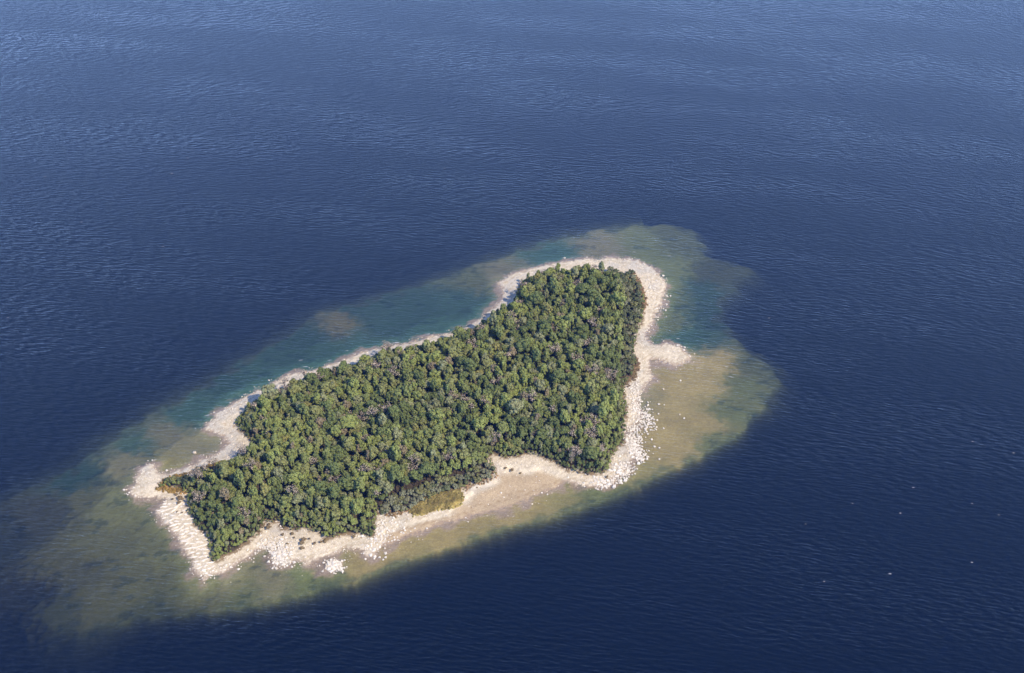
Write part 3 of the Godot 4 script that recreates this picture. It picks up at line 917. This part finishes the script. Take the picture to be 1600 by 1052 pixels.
func stones() -> void:
	var pale := matte(lin(0.60, 0.535, 0.45), 0.9)
	var tan_stone := matte(lin(0.52, 0.43, 0.32), 0.9)
	var looks := [pale, tan_stone]
	var small := matte(Color(1, 1, 1), 0.9)
	small.vertex_color_use_as_albedo = true
	var shapes: Array[ArrayMesh] = []
	for k in 6:
		var s := Shape.new()
		lump(s, Vector3.ZERO, Vector3(1.0, rng.randf_range(0.5, 0.75), rng.randf_range(0.65, 0.9)), 0.9, Color(1, 1, 1))
		var st := SurfaceTool.new()
		st.begin(Mesh.PRIMITIVE_TRIANGLES)
		for i in s.f:
			st.set_smooth_group(-1)
			st.add_vertex(s.v[i])
		st.generate_normals()
		var m: ArrayMesh = st.commit()
		m.surface_set_material(0, small)
		shapes.append(m)
	var n := 0
	# boulders: zones of the shore [x, z, reach across, reach along, how many, size]
	for b in BOULDERS:
		for k in int(b[4]):
			var x: float = b[0] + rng.randfn() * b[2] * 0.5
			var z: float = b[1] + rng.randfn() * b[3] * 0.5
			var y := look(height, x, z)
			if look(wood, x, z) > 0.5 or y < -0.85 or n >= 300:
				continue
			var size: float = b[5] * rng.randf_range(0.65, 1.3)
			var o := MeshInstance3D.new()
			o.name = numbered("boulder")
			o.mesh = shapes[rng.randi_range(0, 5)]
			var tone := 0 if rng.randf() < 0.75 else 1
			o.material_override = looks[tone]
			o.position = Vector3(x, maxf(y + size * 0.2, -size * 0.22), z)
			o.rotation = Vector3(rng.randf_range(-0.25, 0.25), rng.randf() * TAU, rng.randf_range(-0.25, 0.25))
			o.scale = Vector3(size, size, size)
			add_child(o)
			n += 1
			later(o, "%s %s boulder" % ["big" if size > b[5] else "smaller", ["white", "tan"][tone]], ("in shallows " if y < 0.0 else "") + where_is(x, z, SHORES), "boulder", x, "pale boulders along the shore", "from spit")
	print("boulders: ", n)
	# ledges of pale rock that run out across the ridged shore
	n = 0
	for k in 3000:
		var x := rng.randf_range(LEDGE[0], LEDGE[1])
		var z := rng.randf_range(LEDGE[2], LEDGE[3])
		if look(land, x, z) < 1.8 or look(wood, x, z) > -0.4 or n >= 130 or not room(x, z, 1.15, 0.9):
			continue
		take(x, z, 1.15)
		n += 1
		var o := MeshInstance3D.new()
		o.name = numbered("rock_ledge")
		o.mesh = shapes[rng.randi_range(0, 5)]
		o.material_override = pale
		o.position = Vector3(x, look(height, x, z) + 0.05, z)
		o.rotation.y = deg_to_rad(14.0 + rng.randfn() * 16.0)
		o.scale = Vector3(rng.randf_range(0.8, 2.3), rng.randf_range(0.6, 1.0), rng.randf_range(0.4, 0.75))
		add_child(o)
		later(o, ("long" if o.scale.x > 1.9 else "short" if o.scale.x < 1.25 else "middling") + " chalky rock ledge", "on the ridged white shore", "rock ledge", z, "rock ledges of the ridged white shore", "from spit")
	print("ledges: ", n)
	# loose cobbles, too many and too small to count
	var heap := []
	for k in 60000:
		if heap.size() >= 16000:
			break
		var x := rng.randf_range(-150.0, 175.0)
		var z := rng.randf_range(-160.0, 136.0)
		var d := look(land, x, z)
		if d < -7.0 or look(wood, x, z) > 0.3:
			continue
		var f := look(flats, x, z)
		if (d < 0.0 or f > 0.0) and rng.randf() < (0.93 if f > 0.0 else clampf(0.55 - d * 0.09, 0.0, 0.97)):
			continue
		if z < -20.0 + 0.35 * x and x < 105.0 and rng.randf() < 0.7:
			continue
		var size := rng.randf_range(0.10, 0.30) * (1.0 if rng.randf() < 0.9 else 1.6)
		var t := rng.randf_range(0.68, 1.12)
		heap.append([Transform3D(Basis.from_euler(Vector3(rng.randf(), rng.randf() * TAU, rng.randf())).scaled(Vector3.ONE * size), Vector3(x, maxf(look(height, x, z) + size * 0.2, -size * 0.3 if d > -4.0 else -9.0), z)), Color(0.66 * t, 0.575 * t, 0.47 * t)])
	for b in BOULDERS:
		for k in int(b[4]) * 7 if b[4] > 10 else 0:
			var x: float = b[0] + rng.randfn() * b[2] * 0.55
			var z: float = b[1] + rng.randfn() * b[3] * 0.55
			var y := look(height, x, z)
			if look(wood, x, z) > 0.3 or y < -0.7:
				continue
			var size: float = rng.randf_range(0.28, 0.62)
			var t := rng.randf_range(0.75, 1.08)
			heap.append([Transform3D(Basis.from_euler(Vector3(rng.randf() * 0.4, rng.randf() * TAU, rng.randf() * 0.4)).scaled(Vector3.ONE * size), Vector3(x, maxf(y + size * 0.2, -size * 0.25), z)), Color(0.62 * t, 0.55 * t, 0.455 * t)])
	var mass := Node3D.new()
	mass.name = "beach_cobbles"
	mass.set_meta("kind", "stuff")
	add_child(mass)
	for v in 3:
		scatter("cobbles", shapes[v], heap.slice(v * heap.size() / 3, (v + 1) * heap.size() / 3), mass)
	print("cobbles: ", heap.size())


func grasses() -> void:
	var s := Shape.new()
	lump(s, Vector3(0, 0.05, 0), Vector3(0.5, 0.4, 0.5), 0.8, Color(1, 1, 1))
	for k in 16:
		var a := rng.randf() * TAU
		var root := Vector3(cos(a), 0.6, sin(a)) * rng.randf() * 0.3
		var lean := Vector3(cos(a) * 0.5, rng.randf_range(0.25, 0.5), sin(a) * 0.5)
		var side := Vector3(-sin(a), 0, cos(a)) * 0.09
		s.quad(root + lean * 0.5, side, lean * 0.5, (Vector3(cos(a), 1.4, sin(a))).normalized(), Color(1, 1, 1) * rng.randf_range(0.8, 1.2))
	var mesh := ArrayMesh.new()
	s.into(mesh)
	var m := matte(Color(1, 1, 1), 0.85)
	m.vertex_color_use_as_albedo = true
	mesh.surface_set_material(0, m)
	var beds := [[points(OCHRE), 2600, 0.285, 0.225, 0.08, "ochre_grass"], [points(RIM_W), 1300, 0.30, 0.19, 0.055, "rim_grass"], [points(RED_E), 1100, 0.22, 0.145, 0.08, "russet_grass"], [points(RED_E2), 500, 0.21, 0.145, 0.08, "russet_grass"], [points(RED_S), 600, 0.26, 0.17, 0.09, "brown_grass"]]
	for b in beds:
		var box := Rect2(b[0][0], Vector2.ZERO)
		for p in b[0]:
			box = box.expand(p)
		var list := []
		for k in int(b[1]) * 3:
			if list.size() >= b[1]:
				break
			var x := rng.randf_range(box.position.x, box.end.x)
			var z := rng.randf_range(box.position.y, box.end.y)
			if not Geometry2D.is_point_in_polygon(Vector2(x, z), b[0]):
				continue
			x += rng.randfn() * 0.9
			z += rng.randfn() * 0.9
			var t := 1.0 + 0.7 * patch.get_noise_2d(x * 3.0, z * 3.0) + rng.randf_range(-0.15, 0.15)
			var size := rng.randf_range(0.7, 1.2)
			list.append([Transform3D(Basis.from_euler(Vector3(0, rng.randf() * TAU, 0)).scaled(Vector3.ONE * size), Vector3(x, look(height, x, z), z)), Color(b[2] * t, b[3] * t * rng.randf_range(0.92, 1.1), b[4] * t)])
		var o := scatter(numbered(b[5]), mesh, list, self)
		o.set_meta("kind", "stuff")


func foam() -> void:
	var white := matte(lin(0.6, 0.62, 0.66), 0.8)
	for e in FOAM:
		var st := SurfaceTool.new()
		st.begin(Mesh.PRIMITIVE_TRIANGLES)
		var edge: Array[Vector3] = []
		for k in 11:
			var a := TAU * k / 11.0
			var r := rng.randf_range(0.55, 1.1)
			edge.append(Vector3(cos(a) * r * e[2], 0.012, sin(a) * r * e[3]))
		for k in 11:
			for p in [Vector3(0, 0.14, 0), edge[k], edge[(k + 1) % 11]]:
				st.add_vertex(p)
		st.generate_normals()
		var o := MeshInstance3D.new()
		o.mesh = st.commit()
		o.material_override = white
		o.position = Vector3(e[0], 0.0, e[1])
		o.scale = Vector3(0.72, 0.4, 0.34)
		o.rotation.y = deg_to_rad(e[4])
		if e[2] > 1.45:
			o.name = numbered("foam_streak")
			add_child(o)
			later(o, "thin white streak of broken ripple", "off " + where_is(e[0], e[1], WATERS), "foam streak", e[0], "white streaks along the shore", "from spit")
		else:
			o.name = numbered("whitecap")
			add_child(o)
			later(o, "tiny white wave crest", ""+where_is(e[0], e[1], SEAS), "whitecap", e[0], "whitecaps on the open lake", "from spit")
	write_labels()
